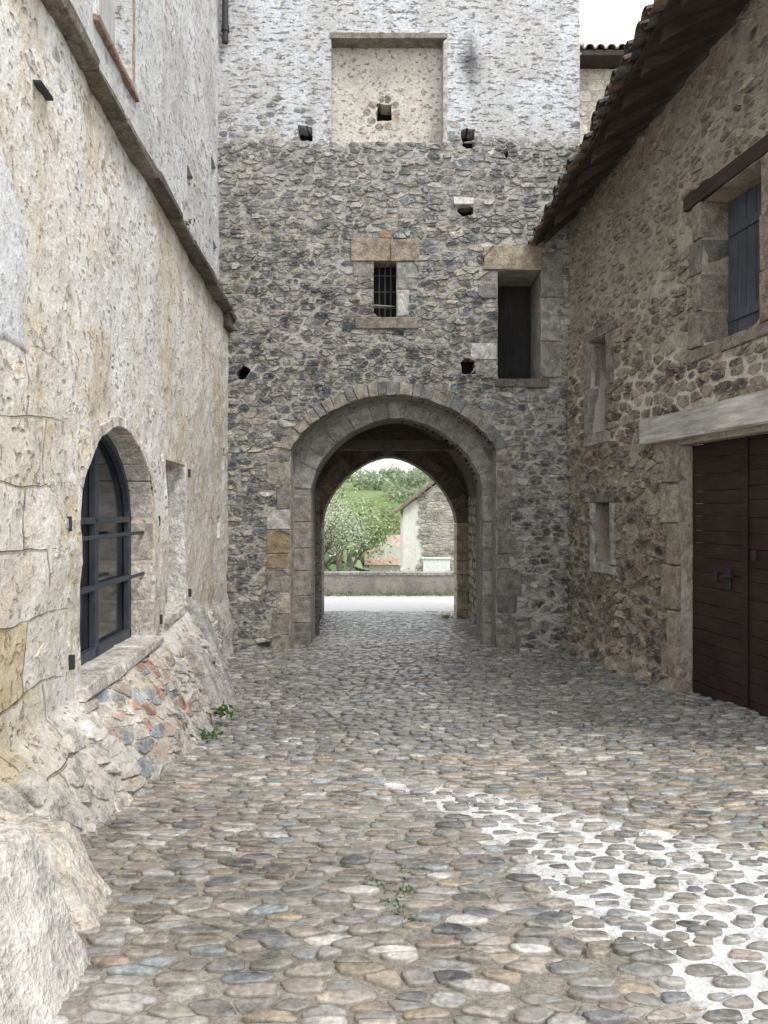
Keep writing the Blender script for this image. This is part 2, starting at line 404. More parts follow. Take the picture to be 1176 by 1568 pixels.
def tone(P,s,k): return (1+k*2*fbm(P[:,0]*s,P[:,1]*s,66))[:,None]
def gcol(P):
    c=gp(P)*tone(P,1.0,.5); w=wm(P[:,0],P[:,1])[:,None]*.5; g=c.mean(1,keepdims=True)
    return c*(1-w)+(g*np.array([1.05,1.04,1.01]))*w
def rowc(P):
    P=P.copy(); P[:,1]+=.10*np.sin(P[:,0]*1.1+.5); return P
sd=rowc(rows(-2.6,4.0,1.5,5.6,.145,.062,.14,.24,.06))
stones('cobbles_near',sd,(.145,.064),Mg,(0,0,1),m_cob,gcol,.006,.026,shrink=lambda P:.94-.20*wm(P[:,0],P[:,1])-.28*rng.uniform(0,1,len(P))**3,parent=street,NA=18,rmax=.85,p=9,prof=PR_FLAT,edge=((.25,.23,.19),.5))
gp2=palette([(.24,.236,.226),(.225,.212,.19),(.18,.179,.175),(.28,.25,.205),(.37,.36,.335),(.13,.13,.135)],[5,4,3,1.2,1.7,1.3],.7,1.3)
def gc2(P):
    i=(S((P[:,1]-9.8)/1.6)*S((1.3-np.abs(P[:,0]-.1))/.7)*.55)[:,None]  # stones paler under the arch: incoming daylight put into their colour
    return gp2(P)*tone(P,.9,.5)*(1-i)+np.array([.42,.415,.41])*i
sd=rowc(rows(-2.6,4.0,5.6,11.4,.125,.070,.12,.24,.06))
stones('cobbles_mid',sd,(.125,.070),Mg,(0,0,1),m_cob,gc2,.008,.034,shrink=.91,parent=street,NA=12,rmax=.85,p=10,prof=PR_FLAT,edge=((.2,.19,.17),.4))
sd=rows(-1.5,1.8,11.4,15.1,.12,.08,.1,.25)
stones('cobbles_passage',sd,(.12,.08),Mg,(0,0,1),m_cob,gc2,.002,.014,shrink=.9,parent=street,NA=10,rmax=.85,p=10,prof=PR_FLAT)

# ---------------------------------------------------------------- tower
tower=empty('gate_tower')
A1=archpoly(-1.37,1.645,-.75,2.50,.82,1.9,.72)
ops=[(A1,.46,None)]
rec=rpoly(-.775,.90,7.01,8.57); ops.append((rec,.24,None))
win=rpoly(-.153,.182,4.45,5.27,4); ops.append((win,.28,m_dark))
door=rpoly(1.665,2.295,3.55,5.13,6)
m_tdoor=mat_wood('tower_door_wood',(.028,.026,.025),sc=(14,1,1))
ops.append((door,.75,m_tdoor))
holes=[]
for (cx,cz,w_,h_) in ((-1.157,7.14,.10,.12),(1.224,7.06,.10,.145),(1.741,6.82,.075,.08),(1.186,6.02,.125,.085),(-2.056,3.65,.10,.09),(1.243,3.74,.105,.115)):
    holes.append(rpoly(cx-w_,cx+w_,cz-h_,cz+h_,3))
for h in holes: h+=rng.normal(size=h.shape)*.012; ops.append((h,.3,m_dark))
def Mt(a,b):
    rel=.035*fbm(a*1.2,b*1.2,2)+.018*fbm(a*7,b*7,4)
    return np.stack([a,11-rel,b],1)
sheet('front_wall',-2.7,2.87,-.75,10.6,.035,Mt,m_tower,ops,(0,1,0),tower)
tp=palette([(.105,.109,.117),(.165,.164,.16),(.215,.20,.175),(.28,.245,.195),(.08,.086,.096),(.42,.40,.36)],[3.2,5,4,1.6,2.6,1.2],.7,1.3)
def tcol(P):
    c=tp(P)*tone(P,.8,.6); d=np.exp(-((P[:,1]-3.55)/.42)**2)*(P[:,0]<1.7)*rng.uniform(.1,.85,len(P)); 
    d=np.maximum(d,np.exp(-((P[:,1]-6.75)/.22)**2)*rng.uniform(0,.8,len(P)))
    dk=np.array([.065,.072,.082]); c=c*(1-d[:,None])+dk*d[:,None]
    r=S((P[:,0]-1.6)/.4)*S((3.2-P[:,1])/.6)*.5; c=c*(1-r[:,None])+np.array([.09,.088,.082])*r[:,None]
    g=S((P[:,1]-5.0)/1.4)*.3; return c*(1-g[:,None])+np.array([.37,.36,.34])*g[:,None]
kb=[]
gry=(.27,.26,.25); lg=(.44,.42,.39)
kb+= [(rect(-.48,.09,5.27,5.60),.03,(.31,.255,.185)),(rect(.10,.52,5.27,5.59),.035,(.28,.235,.175)),
      (rect(.187,.50,4.86,5.26),.02,gry),(rect(.187,.36,4.47,4.85),.02,lg),(rect(-.46,-.155,5.05,5.26),.015,(.25,.235,.21)),(rect(-.42,.50,4.27,4.45),.045,(.24,.21,.17)),
      (rect(1.45,2.30,5.14,5.49),.035,(.33,.285,.205)),(rect(2.30,2.62,4.75,5.40),.025,(.25,.235,.215)),(rect(2.30,2.58,4.10,4.74),.02,(.34,.32,.295)),(rect(2.30,2.60,3.58,4.09),.025,(.29,.27,.245)),
      (rect(1.27,1.66,3.83,4.07),.03,(.56,.54,.52)),(rect(1.46,1.66,3.56,3.82),.02,(.50,.48,.45)),(rect(1.62,2.40,3.42,3.545),.06,(.15,.135,.115)),
      (rect(1.38,1.66,4.72,5.12),.015,(.22,.21,.2)),(rect(-.06,.12,5.61,5.72),.02,(.28,.18,.13)),
      (rect(1.02,1.32,6.10,6.20),.03,(.64,.62,.57)),]
zq=-.5
while zq<2.42:
    h=random.uniform(.22,.36); w_=random.choice([.2,.34,.28])
    colr=random.choice([(.25,.225,.19),(.21,.195,.17),(.28,.255,.21),(.18,.17,.155)])
    if .85<zq+.15<1.25: colr=(.26,.20,.125); w_=.34
    if 1.3<zq+.15<1.6: colr=(.42,.40,.37)
    if zq<.2 and zq>-.1: colr=(.36,.33,.28)
    kb.append((rect(-1.375-w_,-1.375,zq,min(zq+h-.012,2.45)),.02,colr)); 
    w2=random.choice([.22,.3,.36]); kb.append((rect(1.65,1.65+w2,zq,min(zq+h-.012,2.45)),.02,random.choice([(.19,.175,.155),(.14,.135,.125),(.22,.2,.175)])))
    zq+=h
VC=Coll()
def ring(C,poly_args,thick,o0,o1,fr,n,cols,jit=.005,inset=.004):
    A=arc(*poly_args,n=400); d=np.r_[0,np.cumsum(np.hypot(*np.diff(A,axis=0).T))]
    cuts=np.linspace(0,d[-1],n+1); cuts[1:-1]+=rng.uniform(-.25,.25,n-1)*d[-1]/n
    def at(s):
        x=np.interp(s,d,A[:,0]);zz=np.interp(s,d,A[:,1]); e=.06
        x0,x1=np.interp([s-e,s+e],d,A[:,0]);z0,z1=np.interp([s-e,s+e],d,A[:,1]); tt=np.array([x1-x0,z1-z0]);tt/=np.hypot(*tt)
        return np.array([x,zz]),np.array([-tt[1],tt[0]])
    for i in range(n):
        p0,n0=at(cuts[i]+.004); p1,n1=at(cuts[i+1]-.004); th=thick*random.uniform(.8,1.15)
        q=[p0-n0*inset,p1-n1*inset,p1+n1*th,p0+n0*th]
        hexa(C,[tuple(v) for v in q],o0,o1+random.uniform(-.006,.006),fr,random.choice(cols),.008,jit)
ring(VC,(-1.37,1.645,2.50,.82,1.9,.72),.20,-.2,.03,frame_tower(),23,[(.27,.245,.205),(.24,.22,.19),(.20,.195,.185),(.30,.27,.225),(.22,.205,.18),(.18,.178,.172)],.014)
for (r,o,c) in kb: hexa(VC,r,-.12,o,frame_tower(),c,.014,.012)
VC.make('dressed_blocks',m_block,tower)
arcs=arc(-1.37-.18,1.645+.18,2.45,.82+.23,1.9,.72)
archkeep=np.array([(-1.55,2.3)]+arcs.tolist()+[(1.825,2.3)])
A1k=np.array([(-1.38,-.8),(-1.38,2.3),(1.65,2.3),(1.65,-.8)])
clips=[archkeep,A1k,rec,win,door]+holes+[np.array(r) for r,_,_ in kb]
ME=((.46,.44,.40),.7)
sd=rows(-2.6,2.85,-.7,7.0,.175,.076,.18,.26,.12)
stones('rubble_masonry',sd,(.18,.08),Mt,(0,-1,0),m_stone,tcol,.004,.038,shrink=lambda P:.93-.34*rng.uniform(0,1,len(P))**2-.08*S((P[:,1]-5.4)/1.3),clips=clips,bounds=(-2.7,2.865,-.75,20),parent=tower,tilt=.5,rmax=1.1,p=22,NA=18,prof=PR_FLAT,smooth=False,edge=ME,rj_=.09)
sd=rows(-2.6,2.85,6.9,7.7,.18,.085,.1,.2); m=rng.uniform(0,1,len(sd))<.55-(sd[:,1]-6.9)*.8+fbm(sd[:,0]*1.2,sd[:,1],9)*2.0
stones('rubble_masonry_edge',sd[m],(.18,.088),Mt,(0,-1,0),m_stone,tcol,.004,.018,shrink=.8,clips=clips,bounds=(-2.7,2.865,-.75,20),parent=tower,rmax=.55,prof=PR_FLAT,smooth=False,edge=ME,rj_=.09)
sd=rows(-2.6,2.85,7.3,10.5,.16,.10,.1,.3); m=rng.uniform(0,1,len(sd))<.18+fbm(sd[:,0]*1.1,sd[:,1]*1.1,19)*.8
pp=palette([(.40,.37,.32),(.33,.29,.24),(.48,.455,.41)],[1,1,1])
stones('exposed_stones',sd[m],(.17,.075),Mt,(0,-1,0),m_stone,pp,.000,.007,shrink=.6,clips=[rec],parent=tower,rmax=.42,smooth=False,rj_=.15,prof=PR_FLAT,edge=((.58,.58,.585),.9))
hole=rpoly(-.115,.115,7.45,7.70,4); hole=hole+rng.normal(size=hole.shape)*.008
def Mr(a,b): return np.stack([a,11.23-.03*fbm(a*2,b*2,7)-.012*fbm(a*9,b*9,1),b],1)
sheet('recess_panel',-.85,.98,6.95,8.65,.03,Mr,m_recess,[(hole,.3,m_dark)],(0,1,0),tower)
th=np.linspace(0,6.28,11)[:-1]; sd=np.stack([np.cos(th)*.20+rng.normal(size=10)*.02,7.58+np.sin(th)*.21+rng.normal(size=10)*.02],1)
stones('broken_edge',sd,(.12,.1),Mr,(0,-1,0),m_stone,palette([(.20,.165,.12),(.30,.26,.2)],[1,1]),.000,.010,shrink=.9,clips=[hole],parent=tower,rmax=.6,smooth=False,p=20,prof=PR_FLAT,rj_=.12,edge=((.5,.45,.37),.6))
sd=np.stack([rng.uniform(-.7,.7,40),rng.uniform(7.05,8.3,40)],1)
stones('recess_stones',sd,(.07,.05),Mr,(0,-1,0),m_stone,palette([(.38,.30,.21),(.46,.41,.33)],[1,1]),.000,.005,shrink=.6,clips=[hole],parent=tower,rmax=.7,smooth=False,rj_=.15,prof=PR_FLAT,edge=((.56,.52,.44),.8))
C=Coll(); hexa(C,rect(-.80,.93,8.535,8.61),-.26,.02,frame_tower(),(.22,.195,.165),.012,.008,2); hexa(C,rect(.86,.93,7.0,8.5),-.24,.012,frame_tower(),(.44,.42,.39),.01,.008,2)
C.make('recess_lintel',m_block,tower)
C=Coll()
for x in (-.07,.015,.10): hexa(C,rect(x-.009,x+.009,4.45,5.27),-.14,-.12,frame_tower(),(.1,.1,.1),.003,0)
for zz in (4.62,4.86,5.10): hexa(C,rect(-.15,.18,zz-.008,zz+.008),-.145,-.125,frame_tower(),(.1,.1,.1),.003,0)
C.make('window_bars',m_iron,tower)
A2a=(-1.12,1.5,1.95,1.09,1.75,.58)
def flat(y,s=0): return lambda a,b: np.stack([a,y-.02*fbm(a*2+s,b*2,3)-.01*fbm(a*8,b*8,4+s),b],1)
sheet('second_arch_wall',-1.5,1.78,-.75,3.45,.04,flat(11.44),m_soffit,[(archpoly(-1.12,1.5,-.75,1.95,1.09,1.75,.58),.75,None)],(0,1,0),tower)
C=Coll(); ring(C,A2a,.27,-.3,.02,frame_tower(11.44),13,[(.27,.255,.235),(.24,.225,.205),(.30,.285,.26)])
zq=-.5
while zq<1.85:
    h=random.uniform(.28,.42); e=min(zq+h-.01,1.94)
    hexa(C,rect(-1.40,-1.116,zq,e),-.3,.02,frame_tower(11.44),random.choice([(.25,.23,.2),(.21,.195,.17),(.28,.255,.22)]),.012)
    hexa(C,rect(1.496,1.66,zq,e),-.3,.02,frame_tower(11.44),random.choice([(.25,.235,.21),(.22,.205,.185),(.29,.275,.25)]),.012)
    zq+=h
C.make('inner_arch_blocks',m_block,tower)
A3=archpoly(-1.18,1.38,-.8,1.40,1.26,1.7,.60)
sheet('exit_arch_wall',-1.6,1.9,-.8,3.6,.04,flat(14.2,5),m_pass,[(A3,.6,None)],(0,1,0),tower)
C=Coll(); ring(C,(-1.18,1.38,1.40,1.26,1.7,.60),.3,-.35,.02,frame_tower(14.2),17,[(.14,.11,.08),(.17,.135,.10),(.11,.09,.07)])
zq=-.5
while zq<1.35:
    h=random.uniform(.25,.4); e=min(zq+h-.01,1.39)
    hexa(C,rect(-1.4,-1.176,zq,e),-.58,.02,frame_tower(14.2),random.choice([(.24,.21,.16),(.32,.29,.25)]),.012)
    hexa(C,rect(1.376,1.6,zq,e),-.58,.02,frame_tower(14.2),random.choice([(.34,.28,.2),(.4,.34,.26)]),.012); zq+=h
C.make('exit_arch_blocks',m_block,tower)
def plane(name,pts,mat,parent=None):
    me=bpy.data.meshes.new(name); me.from_pydata(pts,[],[list(range(len(pts)))]); me.materials.append(mat)
    o=bpy.data.objects.new(name,me); bpy.context.collection.objects.link(o); o.parent=parent; return o
sheet('back_wall',-2.7,2.87,-1.0,10.6,.15,flat(14.82,2),m_tower,[(A3,.05,None)],(0,-1,0),tower)
plane('side_wall_east',[(2.868,11,-1),(2.868,14.8,-1),(2.868,14.8,10.6),(2.868,11,10.6)],m_tower,tower)
plane('side_wall_west',[(-2.69,11,-1),(-2.69,14.8,-1),(-2.69,14.8,10.6),(-2.69,11,10.6)],m_tower,tower)
plane('tower_top',[(-2.7,11,10.6),(2.87,11,10.6),(2.87,14.8,10.6),(-2.7,14.8,10.6)],m_pass,tower)
pr=archpoly(-1.34,1.60,-.8,1.7,1.55,1.8,.55)[:63]
V=[];Q=[]
ysv=np.linspace(11.5,14.75,24)
for y in ysv:
    for p in pr: V.append((p[0]+.03*float(fbm(p[1]*3,y*3,1)),y,p[1]))
n=len(pr)
for i in range(len(ysv)-1):
    for j in range(n-1): Q.append((i*n+j,(i+1)*n+j,(i+1)*n+j+1,i*n+j+1))
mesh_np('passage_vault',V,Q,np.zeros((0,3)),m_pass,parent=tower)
pc=palette([(.24,.21,.17),(.30,.26,.21),(.19,.17,.14),(.37,.33,.27)],[3,3,2,1])
sd=rows(12.2,14.2,-.6,2.0,.2,.13,.05)
for nm,xx,nn_ in (('passage_stones_right',1.6,-1),('passage_stones_left',-1.33,1)):
    stones(nm,sd,(.2,.13),lambda a,b:np.stack([np.full_like(a,xx),a,b],1),(nn_,0,0),m_stone,pc,.01,.03,parent=tower,rmax=.7,prof=PR_FLAT,smooth=False)
C=Coll(); hexa(C,rect(-1.25,1.55,2.62,2.78),-.2,0,frame_tower(12.3),(.12,.09,.06),.01); hexa(C,rect(.0,.13,2.5,2.7),-.12,.08,frame_tower(12.3),(.12,.09,.06),.01)
C.make('passage_beam',m_woodd,tower)
C=Coll()
for k in range(14): hexa(C,rect(-1.16,-1.06,-.45+k*.17,-.45+k*.17+.15),-.12,0,frame_tower(12.25),(.1,.09,.08),.02,.015)
C.make('groove_stones',m_block,tower)

# ---------------------------------------------------------------- left house
lh=empty('plastered_house')
yk=[-1,2.0,2.6,2.9,3.4,3.8,4.5,5.2,6,7,7.8,8.3,9.0,9.6,11.2]
Bk=[.5,.60,.62,.60,.54,.45,.44,.54,.56,.58,.58,.50,.30,.16,.12]
hk=[.8,.7,.62,.50,.42,.42,.42,.42,.42,.45,.6,.6,.5,.4,.3]
def boff(a,b):
    Bv=np.interp(a,yk,Bk); h=np.interp(a,yk,hk); g=-.05-.45*S((a-1.5)/7.5)
    t=np.clip((h-b)/(h-g+.02),0,1.3); return Bv*t**.8
nl=np.array(Vector((1,.0567,0)).normalized())
def Ml(a,b):
    nz=.08*fbm(a*.7,b*.7,21)+.04*fbm(a*3,b*3,22)+.018*fbm(a*11,b*11,23)+.13*fbm(a*3.3,b*3.3,29)*S((.55-b)/.3)
    return np.stack([-1.66-.0567*a+boff(a,b)+nz,a,b],1)
waA=(4.78,6.63,1.55,.70,1.9,.55); wa=archpoly(4.78,6.63,.50,1.55,.70,1.9,.55)
w2=rpoly(7.12,8.0,.62,2.10,6); s1=rpoly(10.2,10.45,1.25,1.55,3); s1[:,0]+= (1.55-s1[:,1])*-.3; s2=rpoly(10.5,10.68,2.2,2.5,3)
m_w2=mat_plaster('blocked_window_render',(.45,.43,.39),(.50,.48,.44),(.39,.37,.33),(.29,.27,.24))
sheet('lower_wall',-1,11.06,-.8,4.42,.03,Ml,m_left,[(wa,.3,None),(w2,.22,m_w2),(s1,.2,m_dark),(s2,.2,m_dark)],tuple(-nl),lh)
def Mu(a,b): return np.stack([-1.80-.0567*a+.06*fbm(a*.7,b*.7,41)+.03*fbm(a*4,b*4,42),a,b],1)
uw=rpoly(5.5,6.45,5.22,6.6,5); u2=rpoly(8.75,9.1,5.2,5.66,3); u3=rpoly(10.3,10.7,5.8,6.5,3); u4=rpoly(10.45,10.8,5.0,5.4,3)
m_shut=mat_wood('white_shutter',(.54,.535,.52),sc=(1,6,1),var=.15)
sheet('upper_wall',-1,11.0,4.3,11,.05,Mu,m_leftup,[(uw,.16,m_shut),(u2,.3,m_dark),(u3,.3,m_dark),(u4,.3,m_dark)],tuple(-nl),lh)
plane('house_back',[(-8,-1,-1),(-8,11.1,-1),(-8,11.1,11),(-8,-1,11)],m_leftup,lh)
plane('house_end',[(-8,-1,-1),(-1.6,-1,-1),(-1.75,-1,11),(-8,-1,11)],m_leftup,lh)
plane('house_roof',[(-8,-1,11),(-1.7,-1,11),(-2.4,11,11),(-8,11,11)],m_pass,lh)
C=Coll(); y=-1; fl=frame_left()
while y<11.0:
    L=random.uniform(.5,1.0); y1=min(y+L,11.0); j=random.uniform(-.012,.012)
    c=random.choice([(.15,.13,.105),(.18,.155,.13),(.12,.105,.09)])
    hexa(C,rect(y,y1-.006,4.40,4.47+j),-.2,.13+j,fl,c,.02,.012,1)
    y=y1
hexa(C,rect(10.55,10.95,4.22,4.40),-.1,.09,fl,(.10,.085,.07),.02)
C.make('string_course_ledge',m_ledge,lh)
C=Coll(); fu=frame_left(.14)
hexa(C,rect(5.42,6.52,5.15,5.195),-.1,.05,fu,(.30,.20,.15),.012); C.make('terracotta_sill',m_block,lh)
C=Coll()
hexa(C,rect(5.42,5.5,5.2,6.7),-.1,.03,fu,(.58,.56,.53),.006); hexa(C,rect(6.45,6.475,5.2,6.7),-.1,.02,fu,(.32,.23,.18),.004)
C.make('window_surround',m_block,lh)
C=Coll()
zq=.5
while zq<1.5:
    h=random.uniform(.25,.36); e=min(zq+h-.008,1.56)
    hexa(C,rect(6.625,6.625+random.choice([.16,.24]),zq,e),-.3,.006,fl,random.choice([(.50,.45,.38),(.44,.395,.335),(.55,.51,.45)]),.015,.008)
    zq+=h
hexa(C,rect(4.6,4.785,.5,1.55),-.3,-.005,fl,(.52,.48,.41),.015)
ring(C,waA,.07,-.3,.004,fl,13,[(.54,.50,.44),(.5,.46,.4),(.58,.55,.49)],.003)
C.make('window_jamb_stones',m_block,lh)
C=Coll()
for (a0,a1) in ((4.70,5.5),(5.505,6.1),(6.105,6.72)): hexa(C,rect(a0,a1,.42,.5),-.32,.07,fl,random.choice([(.52,.50,.46),(.48,.45,.41)]),.02,.012,2)
C.make('window_sill',m_block,lh)
plane('window_glass',[fl(4.7,-.245,.45),fl(6.7,-.245,.45),fl(6.7,-.245,2.35),fl(4.7,-.245,2.35)],m_glass,lh)
C=Coll(); c=(.1,.12,.15)
for (a0,a1,b0,b1) in ((4.78,6.63,.5,.58),(4.78,4.85,.5,1.6),(6.56,6.63,.5,1.6),(5.66,5.74,.5,2.24),(4.78,6.63,1.51,1.56),(4.85,6.56,1.02,1.05)):
    hexa(C,rect(a0,a1,b0,b1),-.24,-.19,fl,c,.006,0)
for k in range(24):
    A=arc(*waA,n=24); p=A[k];q=A[k+1]; ctr=np.array([5.705,1.55])
    p2=p+(ctr-p)/np.hypot(*(ctr-p))*.06; q2=q+(ctr-q)/np.hypot(*(ctr-q))*.06
    hexa(C,[tuple(p),tuple(q),tuple(q2),tuple(p2)],-.24,-.19,fl,c,0,0)
C.make('window_frame',m_steel,lh)
C=Coll()
for b in (1.06,1.42): hexa(C,rect(4.74,6.66,b-.014,b+.014),-.10,-.075,fl,c,.005,.002)
C.make('window_crossbars',m_steel,lh)
C=Coll()
for (a,b) in ((6.78,1.52),(6.86,.62),(4.55,1.53),(4.6,.68),(8.14,2.02),(8.18,.72)):
    hexa(C,rect(a-.010,a+.010,b-.045,b+.045),-.05,.025,fl,(.1,.1,.1),.004,.002)
hexa(C,rect(4.02,4.2,3.90,3.918),-.02,.05,fl,(.1,.1,.1),.004,.002)
C.make('iron_pintles',m_iron,lh)
C=Coll(); hexa(C,rect(7.06,8.06,.54,.62),-.2,.04,fl,(.48,.46,.42),.015,.01,2); hexa(C,rect(7.99,8.10,.62,2.12),-.2,.006,fl,(.55,.53,.49),.012,.008,1); C.make('blocked_window_surround',m_block,lh)
pn=archpoly(3.1,3.97,2.45,3.0,.38,2,.5); pn=pn+np.stack([fbm(pn[:,0]*5,pn[:,1]*5,3),fbm(pn[:,0]*5,pn[:,1]*5,4)],1)*.1; c0=pn.mean(0)
V=[];Q=[]
for kk,(s_,o_) in enumerate(((1,-.02),(1,.006),(.95,.012),(.5,.014))):
    q=c0+(pn-c0)*s_; P=Ml(q[:,0],q[:,1])+np.array(nl)*o_; V+=P.tolist()
n=len(pn)
for r_ in range(3):
    for j in range(n): Q.append((r_*n+j,r_*n+(j+1)%n,(r_+1)*n+(j+1)%n,(r_+1)*n+j))
cc=len(V); V.append((Ml(c0[:1],c0[1:])[0]+nl*.014).tolist()); T=[(3*n+j,3*n+(j+1)%n,cc) for j in range(n)]
mesh_np('white_plaster_patch',V,Q,T,mat_plaster('fresh_plaster',(.74,.745,.75),(.70,.705,.71),(.68,.67,.65),(.55,.53,.5),pit=.35),parent=lh)
m_smear=mat_stone('plaster_smeared_stone',smear=((.66,.62,.55),.8),bs=.010,lich=(.66,.63,.57),la=.4,low=.68)
m_brick=mat_stone('brick_infill',smear=((.54,.50,.43),.5),bs=.008,la=.3,low=.75)
lc=palette([(.52,.49,.43),(.44,.41,.36),(.60,.57,.52),(.36,.34,.31),(.48,.43,.34)],[3,3,2,2,1.5],.75,1.15)
br=palette([(.37,.20,.145),(.40,.26,.195),(.24,.26,.28),(.43,.36,.29),(.5,.46,.39),(.32,.32,.33)],[2.6,1.8,2,2,2.4,1],.75,1.2)
sd=rows(4.75,6.25,-.08,.40,.16,.06,.03,.3,.05)
sd=sd[fbm(sd[:,0]*3,sd[:,1]*3,7)>-.17]
stones('brick_infill',sd,(.17,.065),Ml,tuple(nl),m_brick,br,.006,.028,shrink=.90,parent=lh,rmax=1.0,tilt=.4,bounds=(4.6,6.5,-.2,.405),p=30,NA=24,prof=PR_FLAT,smooth=False,rj_=.04,edge=((.56,.52,.45),.55))
sd=rows(3.4,9.4,-.55,.55,.16,.075,.08,.3,.1)
hh=np.interp(sd[:,0],yk,hk)+fbm(sd[:,0]*2,sd[:,1]*2,51)*.3-.1; m=(sd[:,1]<hh)&(sd[:,1]<.38)&(fbm(sd[:,0]*2.3,sd[:,1]*2.3,77)>-.13)&~((sd[:,0]>4.7)&(sd[:,0]<6.3)&(sd[:,1]>-.1)); sd=sd[m]
stones('exposed_base_stones',sd,(.18,.09),Ml,tuple(nl),m_smear,lc,.002,.045,shrink=.90,parent=lh,rmax=1.0,tilt=.7,bounds=(3.3,9.6,-.6,.405),p=22,prof=PR_FLAT,smooth=False,rj_=.10,edge=((.58,.54,.47),.6))
sd=rows(2.5,10.95,.6,4.3,.22,.14,.1,.3); m=(fbm(sd[:,0]*.9,sd[:,1]*.9,91)*1.2+rng.uniform(0,1,len(sd)))>.90; sd=sd[m]
stones('exposed_wall_stones',sd,(.13,.075),Ml,tuple(nl),m_smear,palette([(.54,.48,.38),(.46,.43,.37),(.62,.59,.53),(.50,.41,.28)],[1,1,1,.7]),-.002,.008,shrink=.75,clips=[wa,w2,s1,s2,pn],parent=lh,rmax=.7,smooth=False,prof=PR_FLAT,rj_=.15,edge=((.68,.64,.56),.85))
sd=rows(2.5,10.95,4.6,10.5,.22,.14,.1,.3); m=(fbm(sd[:,0]*.9,sd[:,1]*.9,92)*1.2+rng.uniform(0,1,len(sd)))>.78; sd=sd[m]
stones('exposed_upper_stones',sd,(.14,.075),Mu,tuple(nl),m_smear,palette([(.44,.41,.36),(.38,.36,.33),(.52,.50,.47)],[1,1,1]),-.002,.010,shrink=.75,clips=[uw,u2,u3,u4],parent=lh,rmax=.7,smooth=False,prof=PR_FLAT,rj_=.15,edge=((.58,.57,.55),.8))
def boulder(name,verts8,col,seed,amp=.03,parent=None,mat=m_block,cuts=10):
    bm=bmesh.new(); vs=[bm.verts.new(v) for v in verts8]
    for f in ((0,1,2,3),(7,6,5,4),(0,4,5,1),(1,5,6,2),(2,6,7,3),(3,7,4,0)): bm.faces.new([vs[i] for i in f])
    bmesh.ops.recalc_face_normals(bm,faces=bm.faces)
    bmesh.ops.bevel(bm,geom=bm.edges[:],offset=.03,segments=2,profile=.6,affect='EDGES')
    bmesh.ops.subdivide_edges(bm,edges=[e for e in bm.edges if e.calc_length()>.07],cuts=cuts,use_grid_fill=True)
    bm.normal_update()
    for v in bm.verts:
        x,y,z=v.co; k=float(fbm(x*5+z*3,y*5+z*2,seed))+.4*float(fbm(x*17+z*11,y*17+z*7,seed+5)); v.co+=v.normal*k*amp*2
    me=bpy.data.meshes.new(name); bm.to_mesh(me); bm.free()
    ca=me.color_attributes.new('Col','FLOAT_COLOR','POINT'); c=np.ones((len(me.vertices),4),np.float32); c[:,:3]=col; ca.data.foreach_set('color',c.ravel())
    me.polygons.foreach_set('use_smooth',np.full(len(me.polygons),True)); me.materials.append(mat)
    o=bpy.data.objects.new(name,me); bpy.context.collection.objects.link(o); o.parent=parent; return o
m_rock=mat_stone('guard_stone_rock',lich=(.22,.20,.175),la=.8,bs=.016,smear=((.66,.64,.59),.65))
boulder('guard_stone',[(-2,1.7,-.1),(-.95,1.8,-.1),(-.98,2.66,-.1),(-2,2.7,-.1),(-2,1.7,.66),(-1.2,1.8,.56),(-1.17,2.55,.56),(-2,2.6,.68)],(.55,.53,.48),3,.035,mat=m_rock)
boulder('leaning_stone',[(-1.9,2.75,-.1),(-1.04,2.85,-.1),(-1.12,3.25,-.1),(-1.9,3.4,-.1),(-1.9,2.8,.38),(-1.32,2.9,.28),(-1.34,3.2,.28),(-1.9,3.3,.38)],(.50,.45,.37),9,.045,mat=m_rock)
boulder('fallen_block',[(-1.95,5.2,-.3),(-1.42,5.25,-.3),(-1.45,5.55,-.3),(-1.95,5.6,-.3),(-2.0,5.25,.10),(-1.62,5.3,.03),(-1.64,5.5,.05),(-2.0,5.55,.10)],(.48,.44,.38),13,.03,parent=lh,mat=m_smear)
boulder('leaning_slab',[(-2.1,7.6,-.5),(-1.45,7.65,-.5),(-1.50,7.95,-.5),(-2.1,8.0,-.5),(-2.15,7.9,.62),(-1.93,7.9,.58),(-1.93,8.1,.58),(-2.15,8.1,.62)],(.30,.29,.275),15,.02,parent=lh)
boulder('leaning_slab',[(-2.1,6.9,-.5),(-1.38,6.95,-.5),(-1.41,7.4,-.5),(-2.1,7.5,-.5),(-2.1,7.0,.35),(-1.74,7.0,.28),(-1.76,7.3,.3),(-2.1,7.3,.35)],(.36,.34,.31),17,.03,parent=lh)
bpy.ops.mesh.primitive_cylinder_add(radius=.045,depth=3,location=(-2.30,10.88,9.9)); o=bpy.context.object; o.name='drainpipe'; o.data.materials.append(m_iron)
bm=bmesh.new(); bm.from_mesh(o.data); bmesh.ops.create_cone(bm,cap_ends=True,segments=16,radius1=.06,radius2=.06,depth=.08,matrix=Matrix.Translation((0,0,-1.3))); bm.to_mesh(o.data); bm.free()

